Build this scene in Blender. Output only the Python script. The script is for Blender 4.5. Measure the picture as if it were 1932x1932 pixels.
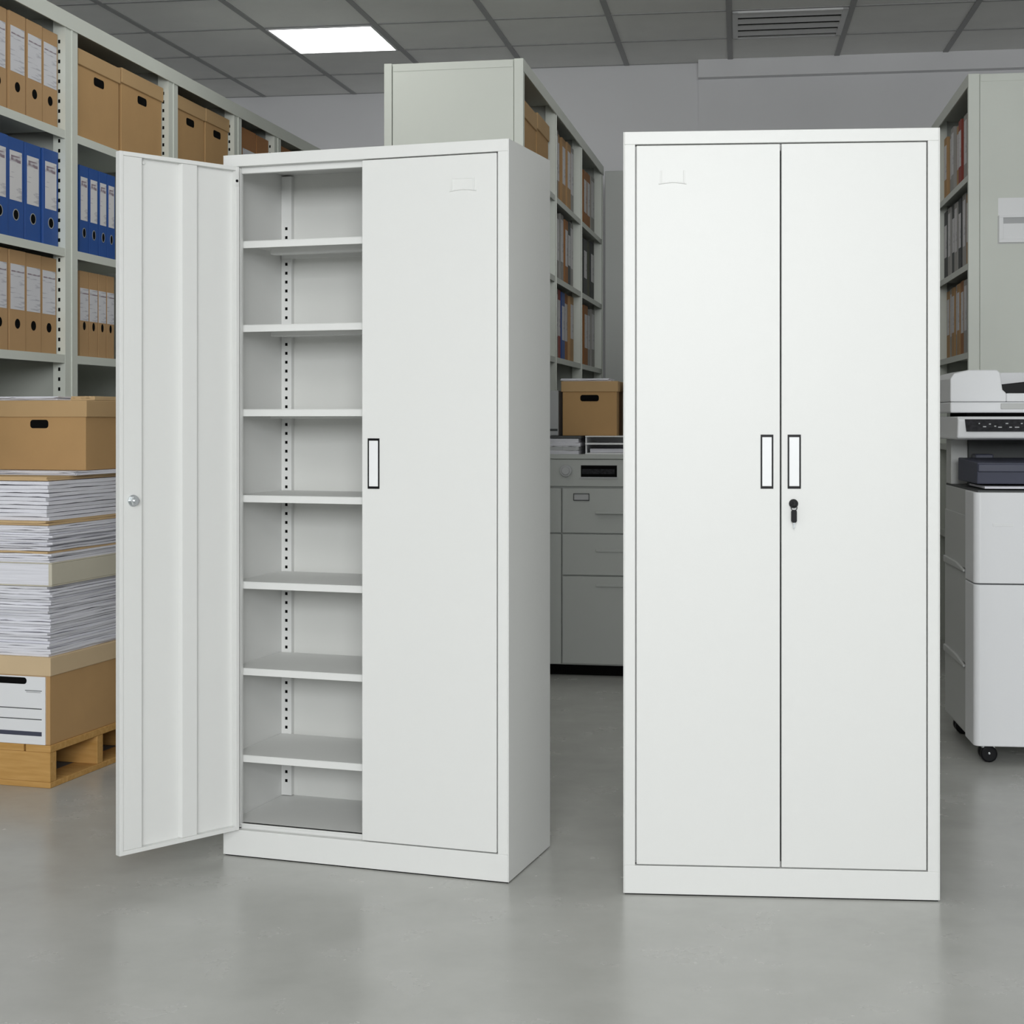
import bpy, math, random
from mathutils import Matrix, Vector

for o in list(bpy.data.objects):
    bpy.data.objects.remove(o, do_unlink=True)
SC = bpy.context.scene
COL = SC.collection
R = math.radians
rnd = random.Random(7)

# ------------------------------------------------------------ camera, world, light, exposure
FPX, CX, HY, H = 2928.0, 966.0, 790.0, 1.123      # focal length in pixels, principal column, horizon row, eye height
cam = bpy.data.cameras.new('camera')
cam.sensor_width = 36.0
cam.lens = FPX / 1932.0 * 36.0
cam.shift_y = (HY - 966.0) / 1932.0
cam.clip_end = 60
co = bpy.data.objects.new('camera', cam)
co.location = (0, 0, H)
co.rotation_euler = (R(90), 0, 0)
COL.objects.link(co)
SC.camera = co

SC.view_settings.view_transform = 'Standard'
SC.view_settings.look = 'None'
SC.view_settings.gamma = 1.0
SC.view_settings.use_curve_mapping = False
SC.view_settings.exposure = 0.0

w = bpy.data.worlds.new('ambient_fill')  # even ambient fill added through the unbuilt front of the room
SC.world = w
w.use_nodes = True
bg = w.node_tree.nodes['Background']
bg.inputs[0].default_value = (0.93, 0.97, 1.0, 1)
bg.inputs[1].default_value = 0.52

def area(name, loc, aim, sx, sy, power, col=(1, 1, 1)):
    l = bpy.data.lights.new(name, 'AREA')
    l.shape = 'RECTANGLE'; l.size = sx; l.size_y = sy; l.energy = power; l.color = col
    o = bpy.data.objects.new(name, l); COL.objects.link(o)
    o.location = loc
    o.rotation_euler = (Vector(aim) - Vector(loc)).to_track_quat('-Z', 'Y').to_euler()
    return o
area('front_key_fill', (-0.2, -3.4, 2.25), (0.0, 4.0, 0.9), 3.2, 1.3, 235, (0.97, 0.99, 1.0))  # added frontal key behind the camera; no window is built there
area('near_overhead_fill', (-0.1, -0.2, 2.95), (0.0, 1.2, 0.0), 1.2, 1.2, 36, (1.0, 1.0, 0.98))  # added unseen fill overhead, lifts the front floor
area('rear_aisle_fill', (0.9, 7.2, 3.1), (0.9, 7.2, 0.0), 1.6, 3.0, 4, (1.0, 1.0, 0.97))  # added unseen fill, brightens the rear floor and racks
area('left_aisle_fill', (-0.75, 5.6, 3.1), (-0.75, 5.6, 0.0), 0.8, 2.0, 7, (1.0, 1.0, 0.97))  # added unseen fill for the left shelving, apart from the ceiling panel

# ------------------------------------------------------------ materials
def mat(name, col, rough=0.5, metal=0.0, var=0.0, vscale=6.0, stretch=(1, 1, 1), bump=0.0, bscale=200.0, spec=0.5, col2=None):
    m = bpy.data.materials.new(name); m.use_nodes = True
    nt = m.node_tree; b = nt.nodes['Principled BSDF']
    b.inputs['Base Color'].default_value = (*col, 1)
    b.inputs['Roughness'].default_value = rough
    b.inputs['Metallic'].default_value = metal
    b.inputs['Specular IOR Level'].default_value = spec
    tc = nt.nodes.new('ShaderNodeTexCoord')
    if var > 0 or col2:
        mp = nt.nodes.new('ShaderNodeMapping'); mp.inputs['Scale'].default_value = stretch
        nt.links.new(tc.outputs['Object'], mp.inputs['Vector'])
        n = nt.nodes.new('ShaderNodeTexNoise'); n.inputs['Scale'].default_value = vscale; n.inputs['Detail'].default_value = 6
        nt.links.new(mp.outputs[0], n.inputs['Vector'])
        r = nt.nodes.new('ShaderNodeValToRGB')
        c2 = col2 or tuple(min(1, c * (1 + var)) for c in col)
        c1 = col if col2 else tuple(c * (1 - var) for c in col)
        r.color_ramp.elements[0].color = (*c1, 1); r.color_ramp.elements[1].color = (*c2, 1)
        r.color_ramp.elements[0].position = 0.3; r.color_ramp.elements[1].position = 0.7
        nt.links.new(n.outputs['Fac'], r.inputs['Fac'])
        nt.links.new(r.outputs['Color'], b.inputs['Base Color'])
    if bump > 0:
        n2 = nt.nodes.new('ShaderNodeTexNoise'); n2.inputs['Scale'].default_value = bscale
        nt.links.new(tc.outputs['Object'], n2.inputs['Vector'])
        bp = nt.nodes.new('ShaderNodeBump'); bp.inputs['Strength'].default_value = bump; bp.inputs['Distance'].default_value = 0.002
        nt.links.new(n2.outputs['Fac'], bp.inputs['Height']); nt.links.new(bp.outputs[0], b.inputs['Normal'])
    return m

def label_mat(name, base, ink, zs, thr):
    """white paper with faint printed lines"""
    m = mat(name, base, 0.7)
    nt = m.node_tree; b = nt.nodes['Principled BSDF']
    tc = nt.nodes['Texture Coordinate'] if 'Texture Coordinate' in nt.nodes else nt.nodes.new('ShaderNodeTexCoord')
    mp = nt.nodes.new('ShaderNodeMapping'); mp.inputs['Scale'].default_value = (9, 9, zs)
    nt.links.new(tc.outputs['Object'], mp.inputs['Vector'])
    n = nt.nodes.new('ShaderNodeTexNoise'); n.inputs['Scale'].default_value = 1.0; n.inputs['Detail'].default_value = 3
    nt.links.new(mp.outputs[0], n.inputs['Vector'])
    r = nt.nodes.new('ShaderNodeValToRGB')
    r.color_ramp.elements[0].position = thr; r.color_ramp.elements[0].color = (*ink, 1)
    r.color_ramp.elements[1].position = thr + 0.06; r.color_ramp.elements[1].color = (*base, 1)
    nt.links.new(n.outputs['Fac'], r.inputs['Fac']); nt.links.new(r.outputs['Color'], b.inputs['Base Color'])
    return m

M = {}
M['white'] = mat('white_powder_coat', (0.76, 0.765, 0.75), 0.42, bump=0.05, bscale=500)
M['inner'] = mat('white_powder_coat_inner', (0.72, 0.725, 0.70), 0.45)
M['rack'] = mat('grey_green_steel', (0.70, 0.73, 0.67), 0.5, var=0.03, vscale=2)
M['rackback'] = mat('grey_back_panel', (0.48, 0.50, 0.46), 0.6)
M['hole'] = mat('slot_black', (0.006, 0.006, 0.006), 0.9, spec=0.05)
M['black'] = mat('black_plastic', (0.005, 0.005, 0.006), 0.4, spec=0.2)
M['grip'] = mat('white_plastic', (0.86, 0.87, 0.88), 0.3)
M['chrome'] = mat('chrome', (0.75, 0.78, 0.8), 0.18, 1.0)
M['kraft'] = mat('kraft_board', (0.50, 0.31, 0.15), 0.8, var=0.05, vscale=8)
M['kraft_box'] = mat('brown_cardboard', (0.51, 0.31, 0.135), 0.85, var=0.05, vscale=5, bump=0.1, bscale=120)
M['tan_lid'] = mat('pale_tan_cardboard', (0.66, 0.50, 0.31), 0.85, var=0.03, vscale=5)
M['kraft_lid'] = mat('tan_cardboard', (0.54, 0.355, 0.175), 0.85, var=0.04, vscale=5)
M['dk_kraft'] = mat('dark_brown_board', (0.30, 0.16, 0.06), 0.85)
M['blue'] = mat('blue_board', (0.016, 0.085, 0.34), 0.5, var=0.06, vscale=8)
M['paper'] = mat('paper_white', (0.80, 0.80, 0.86), 0.75, var=0.14, vscale=1.0, stretch=(3, 3, 260))
M['paper2'] = mat('paper_grey', (0.70, 0.70, 0.75), 0.75, var=0.18, vscale=1.0, stretch=(3, 3, 200))
M['manila'] = mat('manila_folder', (0.62, 0.44, 0.24), 0.75, var=0.06, vscale=4)
M['cream'] = mat('cream_board', (0.62, 0.58, 0.47), 0.7, var=0.04, vscale=4)
M['label'] = label_mat('label_print', (0.72, 0.72, 0.76), (0.52, 0.52, 0.57), 95, 0.40)
M['label2'] = label_mat('label_print_plain', (0.74, 0.73, 0.74), (0.55, 0.54, 0.57), 45, 0.36)
M['ink'] = label_mat('label_heading', (0.60, 0.58, 0.62), (0.28, 0.22, 0.26), 60, 0.50)
M['rim'] = mat('hole_rim', (0.55, 0.55, 0.53), 0.35, 0.6)
M['wood'] = mat('pallet_wood', (0.50, 0.27, 0.07), 0.75, vscale=5, stretch=(1.5, 14, 14), col2=(0.62, 0.36, 0.12), bump=0.2, bscale=60)
M['grey'] = mat('grey_steel', (0.50, 0.52, 0.50), 0.5)
M['copier'] = mat('copier_white', (0.85, 0.86, 0.88), 0.4)
M['copier2'] = mat('copier_grey', (0.55, 0.56, 0.55), 0.45)
M['slate'] = mat('slate_plastic', (0.06, 0.065, 0.10), 0.45)
M['panel'] = mat('control_panel_dark', (0.012, 0.012, 0.014), 0.5, spec=0.12, vscale=70, stretch=(1, 1, 1.6), col2=(0.035, 0.035, 0.04))
M['red'] = mat('red_board', (0.33, 0.07, 0.05), 0.7)
M['orange'] = mat('orange_board', (0.38, 0.17, 0.06), 0.7)
M['wgrey'] = mat('pale_grey_board', (0.40, 0.39, 0.37), 0.7)
M['dgrey'] = mat('dark_grey_board', (0.07, 0.075, 0.075), 0.6)
M['olive'] = mat('olive_board', (0.12, 0.125, 0.08), 0.7)
M['lgrey'] = mat('light_grey_board', (0.50, 0.51, 0.52), 0.7)
M['wall'] = mat('wall_paint', (0.81, 0.81, 0.825), 0.85, var=0.02, vscale=1.5)
M['tile'] = mat('ceiling_tile', (0.86, 0.86, 0.835), 0.9, var=0.03, vscale=3, bump=0.2, bscale=150)
M['tbar'] = mat('ceiling_bar', (0.36, 0.36, 0.36), 0.6)
M['vent'] = mat('vent_metal', (0.72, 0.72, 0.72), 0.5)

fl = mat('polished_concrete', (0.30, 0.302, 0.29), 0.3)
nt = fl.node_tree; b = nt.nodes['Principled BSDF']
tc = nt.nodes.new('ShaderNodeTexCoord')
n1 = nt.nodes.new('ShaderNodeTexNoise'); n1.inputs['Scale'].default_value = 1.1; n1.inputs['Detail'].default_value = 9; n1.inputs['Roughness'].default_value = 0.62; n1.inputs['Distortion'].default_value = 0.2
n2 = nt.nodes.new('ShaderNodeTexNoise'); n2.inputs['Scale'].default_value = 6; n2.inputs['Detail'].default_value = 6; n2.inputs['Roughness'].default_value = 0.55; n2.inputs['Distortion'].default_value = 0.0
mx = nt.nodes.new('ShaderNodeMath'); mx.operation = 'MULTIPLY_ADD'; mx.inputs[1].default_value = 0.5
nt.links.new(tc.outputs['Object'], n1.inputs['Vector']); nt.links.new(tc.outputs['Object'], n2.inputs['Vector'])
nt.links.new(n2.outputs['Fac'], mx.inputs[0]); nt.links.new(n1.outputs['Fac'], mx.inputs[2])
rp = nt.nodes.new('ShaderNodeValToRGB')
rp.color_ramp.elements[0].position = 0.50; rp.color_ramp.elements[0].color = (0.425, 0.427, 0.405, 1)
rp.color_ramp.elements[1].position = 1.0; rp.color_ramp.elements[1].color = (0.54, 0.542, 0.52, 1)
nt.links.new(mx.outputs[0], rp.inputs['Fac']); nt.links.new(rp.outputs['Color'], b.inputs['Base Color'])
rr = nt.nodes.new('ShaderNodeMapRange'); rr.inputs['To Min'].default_value = 0.20; rr.inputs['To Max'].default_value = 0.32
nt.links.new(n2.outputs['Fac'], rr.inputs['Value']); nt.links.new(rr.outputs[0], b.inputs['Roughness'])
b.inputs['Specular IOR Level'].default_value = 0.4
M['floor'] = fl

em = bpy.data.materials.new('lamp_diffuser'); em.use_nodes = True
b = em.node_tree.nodes['Principled BSDF']
b.inputs['Emission Color'].default_value = (1, 1, 1, 1); b.inputs['Emission Strength'].default_value = 6.0
M['lamp'] = em

# ------------------------------------------------------------ mesh helpers
class MB:
    def __init__(s): s.v = []; s.f = []; s.m = []
    def box(s, x0, x1, y0, y1, z0, z1, m=0):
        i = len(s.v)
        s.v += [(x0, y0, z0), (x1, y0, z0), (x1, y1, z0), (x0, y1, z0), (x0, y0, z1), (x1, y0, z1), (x1, y1, z1), (x0, y1, z1)]
        for q in ((0, 3, 2, 1), (4, 5, 6, 7), (0, 1, 5, 4), (1, 2, 6, 5), (2, 3, 7, 6), (3, 0, 4, 7)):
            s.f.append(tuple(i + k for k in q)); s.m.append(m)
        return s
    def loft(s, rings, m=0, caps=True):
        i = len(s.v); n = len(rings[0])
        for r in rings: s.v += [tuple(p) for p in r]
        for a in range(len(rings) - 1):
            for k in range(n):
                k2 = (k + 1) % n
                s.f.append((i + a * n + k, i + a * n + k2, i + (a + 1) * n + k2, i + (a + 1) * n + k)); s.m.append(m)
        if caps:
            s.f.append(tuple(i + k for k in reversed(range(n)))); s.m.append(m)
            e = i + (len(rings) - 1) * n
            s.f.append(tuple(e + k for k in range(n))); s.m.append(m)
        return s
    def prism(s, pts, a0, a1, axis='z', m=0):
        """extrude 2D outline (counter-clockwise) along axis: z -> (x,y), y -> (x,z), x -> (y,z)"""
        def P(p, a):
            return (p[0], p[1], a) if axis == 'z' else ((p[0], a, p[1]) if axis == 'y' else (a, p[0], p[1]))
        if axis == 'y': a0, a1 = a1, a0
        return s.loft([[P(p, a0) for p in pts], [P(p, a1) for p in pts]], m)
    def cyl(s, c, r, a0, a1, axis='z', n=20, m=0):
        pts = [(c[0] + r * math.cos(2 * math.pi * k / n), c[1] + r * math.sin(2 * math.pi * k / n)) for k in range(n)]
        return s.prism(pts, a0, a1, axis, m)
    def build(s, name, mats, parent=None, bevel=0.0, loc=(0, 0, 0), rot=(0, 0, 0), seg=2):
        me = bpy.data.meshes.new(name)
        me.from_pydata(s.v, [], s.f)
        if not isinstance(mats, (list, tuple)): mats = [mats]
        for k in mats: me.materials.append(M[k])
        for p, k in zip(me.polygons, s.m): p.material_index = k
        me.update()
        o = bpy.data.objects.new(name, me); COL.objects.link(o)
        o.location = loc; o.rotation_euler = rot
        if parent: o.parent = parent
        if bevel > 0:
            bv = o.modifiers.new('bevel', 'BEVEL'); bv.width = bevel; bv.segments = seg; bv.limit_method = 'ANGLE'; bv.angle_limit = R(40)
        return o

def rrect(x0, x1, y0, y1, r, n=5):
    pts = []
    for cx, cy, a in ((x1 - r, y0 + r, -90), (x1 - r, y1 - r, 0), (x0 + r, y1 - r, 90), (x0 + r, y0 + r, 180)):
        for k in range(n + 1):
            t = R(a + 90 * k / n); pts.append((cx + r * math.cos(t), cy + r * math.sin(t)))
    return pts

def tag(o, label, cat, group=None, kind=None):
    o['label'] = label; o['category'] = cat
    if group: o['group'] = group
    if kind: o['kind'] = kind
    return o
def thing(name, label, cat, loc, rz=0.0, group=None):
    o = bpy.data.objects.new(name, None); COL.objects.link(o)
    o.empty_display_size = 0.05
    o.location = loc; o.rotation_euler = (0, 0, rz)
    return tag(o, label, cat, group)
def dup(o, parent=None):
    c = o.copy(); COL.objects.link(c)
    if parent: c.parent = parent
    for ch in list(o.children): dup(ch, c)
    return c
def struct(o):
    o['kind'] = 'structure'; return o

class Fr:
    """a local frame standing on the floor: origin, heading, and how its points show in the photograph"""
    def __init__(s, ox, oy, deg):
        s.ox, s.oy, s.a = ox, oy, R(deg); s.c, s.s = math.cos(s.a), math.sin(s.a)
    def w(s, x, y, z=0): return (s.ox + x * s.c - y * s.s, s.oy + x * s.s + y * s.c, z)
    def dep(s, x, y): return s.oy + x * s.s + y * s.c
    def sx(s, px, y=0.0):
        k = (px - CX) / FPX
        return (k * (s.oy + y * s.c) - s.ox + y * s.s) / (s.c - k * s.s)
    def sy(s, px, x=0.0):
        k = (px - CX) / FPX
        return (k * (s.oy + x * s.s) - s.ox - x * s.c) / (-s.s - k * s.c)
    def z(s, py, x=0.0, y=0.0): return H - (py - HY) / FPX * s.dep(x, y)
def WX(px, d): return (px - CX) / FPX * d
def WZ(py, d): return H - (py - HY) / FPX * d

# ------------------------------------------------------------ the room
YAW = -8.3
room = Fr(0, 0, YAW)
struct(MB().box(-7, 7, -6, 14, -0.12, 0.0).build('floor', 'floor'))
# ceiling: rows run along local x, columns along local y (local y = 0 on the right-hand back wall)
crx, cry = WX(1378, 10.0), 10.0
TX, TY = 0.667, 0.728
TILT = 1.95
cz = WZ(116, 10.0)
def cmat(): return (R(TILT), 0, R(YAW))
ce = MB().box(-9.0, 6.0, -16.0, 0.9, 0.0, 0.06).build('ceiling', 'tile', loc=(crx, cry, cz), rot=cmat())
ce.rotation_mode = 'XYZ'
struct(ce)
tb = MB()
for i in range(-12, 9):
    tb.box(i * TX - 0.016, i * TX + 0.016, -15.5, 0.86, -0.006, 0.002)
for j in range(-1, 22):
    tb.box(-8.6, 5.6, -j * TY - 0.011, -j * TY + 0.011, -0.004, 0.002)
tb.build('ceiling_grid', 'tbar', ce)

wf = Fr(crx, cry, YAW)
def wall(name, x0, x1, y0, y1, z0=0.0, z1=3.6):
    return struct(MB().box(x0, x1, y0, y1, z0, z1).build(name, 'wall', loc=(wf.ox, wf.oy, 0), rot=(0, 0, wf.a)))
wall('wall_back', -1.95, 5.5, 0.0, 0.2)
wall('wall_back_left', -6.3, -1.75, TY, TY + 0.2)
wall('wall_left', -4.85, -4.65, -13, TY)
wall('wall_right', 4.3, 4.5, -13, 0.0)
# bulkhead along the back wall
xb = wf.sx(1318)
struct(MB().box(xb, 4.3, -0.10, 0.0, cz - 0.118, cz - 0.004).build('trim_1', 'wall', loc=(wf.ox, wf.oy, 0), rot=(0, 0, wf.a)))
struct(MB().box(xb, 4.3, -0.03, 0.0, 0.0, cz - 0.118).build('trim_2', 'wall', loc=(wf.ox, wf.oy, 0), rot=(0, 0, wf.a)))

def on_ceiling(x, y):
    """world position of a point on the ceiling's underside"""
    mm = Matrix.Translation((crx, cry, cz)) @ Matrix.Rotation(R(YAW), 4, 'Z') @ Matrix.Rotation(R(TILT), 4, 'X')
    return mm @ Vector((x, y, 0))
def ceiling_fix(name, label, cat, i, j):
    p = on_ceiling((i + 0.5) * TX, -(j + 0.5) * TY)
    o = bpy.data.objects.new(name, None); COL.objects.link(o)
    o.location = p; o.rotation_euler = cmat()
    return tag(o, label, cat)
lt = ceiling_fix('ceiling_light', 'bright white square light panel set in the grey tiled ceiling', 'ceiling light', -4, 1)
a, c = TX / 2 - 0.018, TY / 2 - 0.013
MB().box(-a, a, -c, -c + 0.014, -0.010, 0.0).box(-a, a, c - 0.014, c, -0.010, 0.0).box(-a, -a + 0.014, -c, c, -0.010, 0.0).box(a - 0.014, a, -c, c, -0.010, 0.0).build('frame', 'vent', lt)
MB().box(-a + 0.014, a - 0.014, -c + 0.014, c - 0.014, -0.006, 0.0).build('diffuser', 'lamp', lt)
vt = ceiling_fix('air_vent', 'grey louvred air vent set in the tiled ceiling above the closed cabinet', 'air vent', 0, 1)
MB().box(-a, a, -c, -c + 0.03, -0.014, 0.0).box(-a, a, c - 0.03, c, -0.014, 0.0).box(-a, -a + 0.03, -c, c, -0.014, 0.0).box(a - 0.03, a, -c, c, -0.014, 0.0).build('frame', 'vent', vt)
MB().box(-a + 0.03, a - 0.03, -c + 0.03, c - 0.03, -0.003, 0.0).build('backing', 'hole', vt)
for k in range(4):
    y = -c + 0.03 + (k + 0.5) * (2 * c - 0.06) / 4
    MB().prism([(y - 0.070, -0.006), (y + 0.010, -0.015), (y + 0.012, -0.012), (y - 0.070, -0.0035)], -a + 0.03, a - 0.03, 'x').build('slat', 'vent', vt)

# ------------------------------------------------------------ white two-door cabinets
PL, SW, TR = 0.069, 0.028, 0.030
def carcass(root, W, D, jamb_l):
    b = MB()
    b.box(0, 0.003, 0.0, D, 0.003, 1.8).box(W - 0.003, W, 0.0, D, 0.003, 1.8)
    b.box(0.003, SW, 0, 0.018, PL, 1.8 - TR).box(W - SW, W - 0.003, 0, 0.018, PL, 1.8 - TR)
    b.box(0.003, W - 0.003, 0, 0.018, 1.8 - TR, 1.8).box(0.003, W - 0.003, 0, 0.018, 0.003, PL)
    b.box(0.003, W - 0.003, 0.018, D, 1.797, 1.8)
    b.box(0.003, W - 0.003, 0.018, D - 0.003, PL + 0.008, PL + 0.012)
    b.build('carcass', 'white', root, 0.0012)
    MB().box(0.003, W - 0.003, D - 0.003, D, 0.003, 1.797).build('back_panel', 'inner', root)
    MB().box(0.004, W - 0.004, 0.004, D - 0.004, 0.0, 0.004).build('contact_shadow_strip', 'hole', root)  # added black strip standing in for the contact shadow along the floor
    j = MB()
    j.box(0.003, jamb_l, 0.021, 0.034, PL, 1.8 - TR).box(W - jamb_l, W - 0.003, 0.021, 0.034, PL, 1.8 - TR)
    j.box(jamb_l, W - jamb_l, 0.021, 0.034, 1.8 - TR - 0.016, 1.797).box(jamb_l, W - jamb_l, 0.021, 0.034, 0.03, PL + 0.012)
    j.build('door_stop', 'white', root, 0.002)

def handle(door, x0, x1, z0, z1):
    t = 0.0036
    MB().box(x0, x0 + t, -0.0012, 0.002, z0, z1).box(x1 - t, x1, -0.0012, 0.002, z0, z1).box(x0 + t, x1 - t, -0.0012, 0.002, z0, z0 + t * 1.6).box(x0 + t, x1 - t, -0.0012, 0.002, z1 - t * 1.6, z1).build('handle_surround', 'black', door)
    MB().box(x0 + t, x1 - t, -0.0022, 0.002, z0 + t * 1.6, z1 - t * 1.6).build('handle_grip', 'grip', door, 0.0012)

def label_holder(door, x0, x1, z0, z1, top):
    b = MB(); t = 0.0016
    n = 10
    ctr = []
    for k in range(n + 1):
        u = k / n; xx = x0 - 0.004 + (x1 - x0 + 0.008) * u
        ctr.append((xx, z0 + 0.004 * math.sin(math.pi * min(1, max(0, u)))))
    for k in range(n):
        (xa, za), (xb_, zb) = ctr[k], ctr[k + 1]
        b.prism([(xa, za - t), (xb_, zb - t), (xb_, zb + t), (xa, za + t)], -0.003, 0.001, 'y')
    b.box(x0, x0 + 2 * t, -0.003, 0.001, z0, z1).box(x1 - 2 * t, x1, -0.003, 0.001, z0, z1)
    if top: b.box(x0, x1, -0.0012, 0.001, z1 - t, z1)
    b.build('label_holder', 'white', door, 0.0005)

def flat_door(root, x0, x1, z0, z1):
    d = MB()
    d.box(x0, x1, 0.0, 0.0175, z0, z1)
    return d.build('door', 'white', root, 0.0015)

# --- the open cabinet
cf = Fr(-0.743, 3.993, -18.58)
WL, D = 0.7754, 0.339
cab = thing('storage_cabinet', 'tall white steel cabinet with its left door swung open on bare shelves', 'cabinet', cf.w(0, 0), cf.a)
carcass(cab, WL, D, SW + 0.012)
Z0, Z1 = PL + 0.003, 1.8 - TR - 0.003
xs = cf.sx(683)
rd = flat_door(cab, xs, WL - SW - 0.003, Z0, Z1)
hx0, hx1 = cf.sx(694), cf.sx(716)
handle(rd, hx0, hx1, cf.z(922, hx0), cf.z(827, hx0))
lx0, lx1 = cf.sx(851), cf.sx(896)
label_holder(rd, lx0, lx1, cf.z(361, lx0), cf.z(337, lx0), True)
# open left door, hinged on the left stile: local x runs from hinge to free edge, +y is the inside
DW = 0.345
od = MB()
od.box(0, DW, 0, 0.0015, Z0, Z1)
rim = 0.010
od.box(0, rim, 0.0015, 0.018, Z0, Z1).box(DW - rim, DW, 0.0015, 0.018, Z0, Z1)
od.box(rim, DW - rim, 0.0015, 0.018, Z0, Z0 + rim).box(rim, DW - rim, 0.0015, 0.018, Z1 - rim, Z1)
opn = od.build('door', 'white', cab, 0.001, loc=(cf.sx(444), -0.001, 0), rot=(0, 0, R(-116.4)))
MB().box(DW - 0.063, DW - rim, 0.0015, 0.0155, Z0 + rim, Z1 - rim).build('lock_stile', 'white', opn, 0.0015)
MB().prism([(0.118, 0.0015), (0.172, 0.0015), (0.168, 0.0145), (0.124, 0.0145)], Z0 + rim, Z1 - rim, 'z').build('stiffener', 'white', opn, 0.0012)
lz, lxk = 0.925, DW - 0.037
lk = MB()
lk.cyl((lxk, lz), 0.0145, 0.0155, 0.019, 'y', 24)
lk.cyl((lxk, lz), 0.0115, 0.019, 0.030, 'y', 6)
lk.cyl((lxk, lz), 0.006, 0.030, 0.034, 'y', 16)
lk.build('lock_nut', 'chrome', opn, 0.0008)
MB().box(0.003, 0.012, 0.016, 0.0195, Z1 - 0.05, Z1 - 0.012).cyl((0.0085, Z1 - 0.037), 0.0035, 0.019, 0.0215, 'y', 12, m=1).build('hinge_plate', ['white', 'black'], opn)
MB().cyl((0.10 + DW / 2, Z1 - 0.02), 0.004, 0.0015, 0.006, 'y', 12).build('door_bumper', 'white', opn)
# bare shelves and the slotted strips that carry them
sy0 = 0.036
sxl = cf.sx(458, sy0)
for py in (455, 613, 772, 934, 1097, 1260, 1424):
    zt = cf.z(py, sxl, sy0)
    s = MB()
    s.box(0.0045, WL - 0.0045, sy0, D - 0.022, zt - 0.0015, zt).box(0.0045, WL - 0.0045, sy0, sy0 + 0.0015, zt - 0.0185, zt - 0.0015)
    s.box(0.0045, WL - 0.0045, D - 0.0235, D - 0.022, zt - 0.0185, zt - 0.0015)
    s.box(0.06, WL - 0.06, sy0 + 0.11, sy0 + 0.14, zt - 0.024, zt - 0.0015)
    s.build('shelf', 'white', cab, 0.0008)
for (a0, a1) in ((0.0035, 0.034), (WL - 0.034, WL - 0.0035)):
    s = MB()
    s.box(a0, a1, D - 0.020, D - 0.0035, PL + 0.014, 1.792)
    xm = (a0 + a1) / 2
    k = 0
    zz = PL + 0.05
    while zz < 1.655:
        s.box(xm - 0.0035, xm + 0.0035, D - 0.0208, D - 0.0198, zz, zz + 0.008, 1)
        zz += 0.0246
    s.build('slotted_strip', ['white', 'hole'], cab)

# --- the closed cabinet
rf = Fr(0.2627, 3.663, -4.37)
WR = 0.7344
cab2 = thing('storage_cabinet', 'tall white steel cabinet with both doors shut and a key hanging from its lock', 'cabinet', rf.w(0, 0), rf.a)
carcass(cab2, WR, D, SW + 0.012)
xm = rf.sx(1473)
dl = flat_door(cab2, SW + 0.003, xm - 0.0017, Z0, Z1)
dr = flat_door(cab2, xm + 0.0017, WR - SW - 0.003, Z0, Z1)
for dd, p0, p1 in ((dl, 1435, 1459), (dr, 1486, 1511)):
    x0, x1 = rf.sx(p0), rf.sx(p1)
    handle(dd, x0, x1, rf.z(922, x0), rf.z(820, x0))
x0, x1 = rf.sx(1246), rf.sx(1292)
label_holder(dl, x0, x1, rf.z(347, x0), rf.z(322, x0), False)
xk, zk = rf.sx(1497), rf.z(950, rf.sx(1497))
MB().cyl((xk, zk), 0.0105, -0.006, 0.002, 'y', 24).cyl((xk, zk), 0.0072, -0.009, -0.006, 'y', 24).build('lock', 'black', dr, 0.0008)
# key
kp = rf.w(xk, -0.012, zk)
key = thing('key', 'small key with a black plastic head hanging at the closed cabinet lock', 'key', kp, rf.a)
kh = MB()
kh.prism(rrect(-0.0065, 0.0065, -0.044, -0.014, 0.005), -0.004, 0.001, 'y').build('key_head', 'black', key, 0.001)
MB().prism([(-0.0018, -0.058), (0.0018, -0.056), (0.0018, -0.043), (-0.0018, -0.043)], -0.0025, -0.0005, 'y').build('key_blade', 'chrome', key)
kr = MB()
for k in range(14):
    t0, t1 = 2 * math.pi * k / 14, 2 * math.pi * (k + 1) / 14
    for r0, r1 in ((0.006, 0.0078),):
        kr.prism([(r0 * math.cos(t0), -0.009 + r0 * math.sin(t0)), (r1 * math.cos(t0), -0.009 + r1 * math.sin(t0)), (r1 * math.cos(t1), -0.009 + r1 * math.sin(t1)), (r0 * math.cos(t1), -0.009 + r0 * math.sin(t1))], -0.002, 0.0, 'y')
kr.build('key_ring', 'black', key)
MB().prism([(-0.0022, -0.004), (0.0022, -0.004), (0.0022, 0.004), (-0.0022, 0.004)], -0.006, 0.004, 'y').build('inserted_key_blade', 'black', key)

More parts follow.
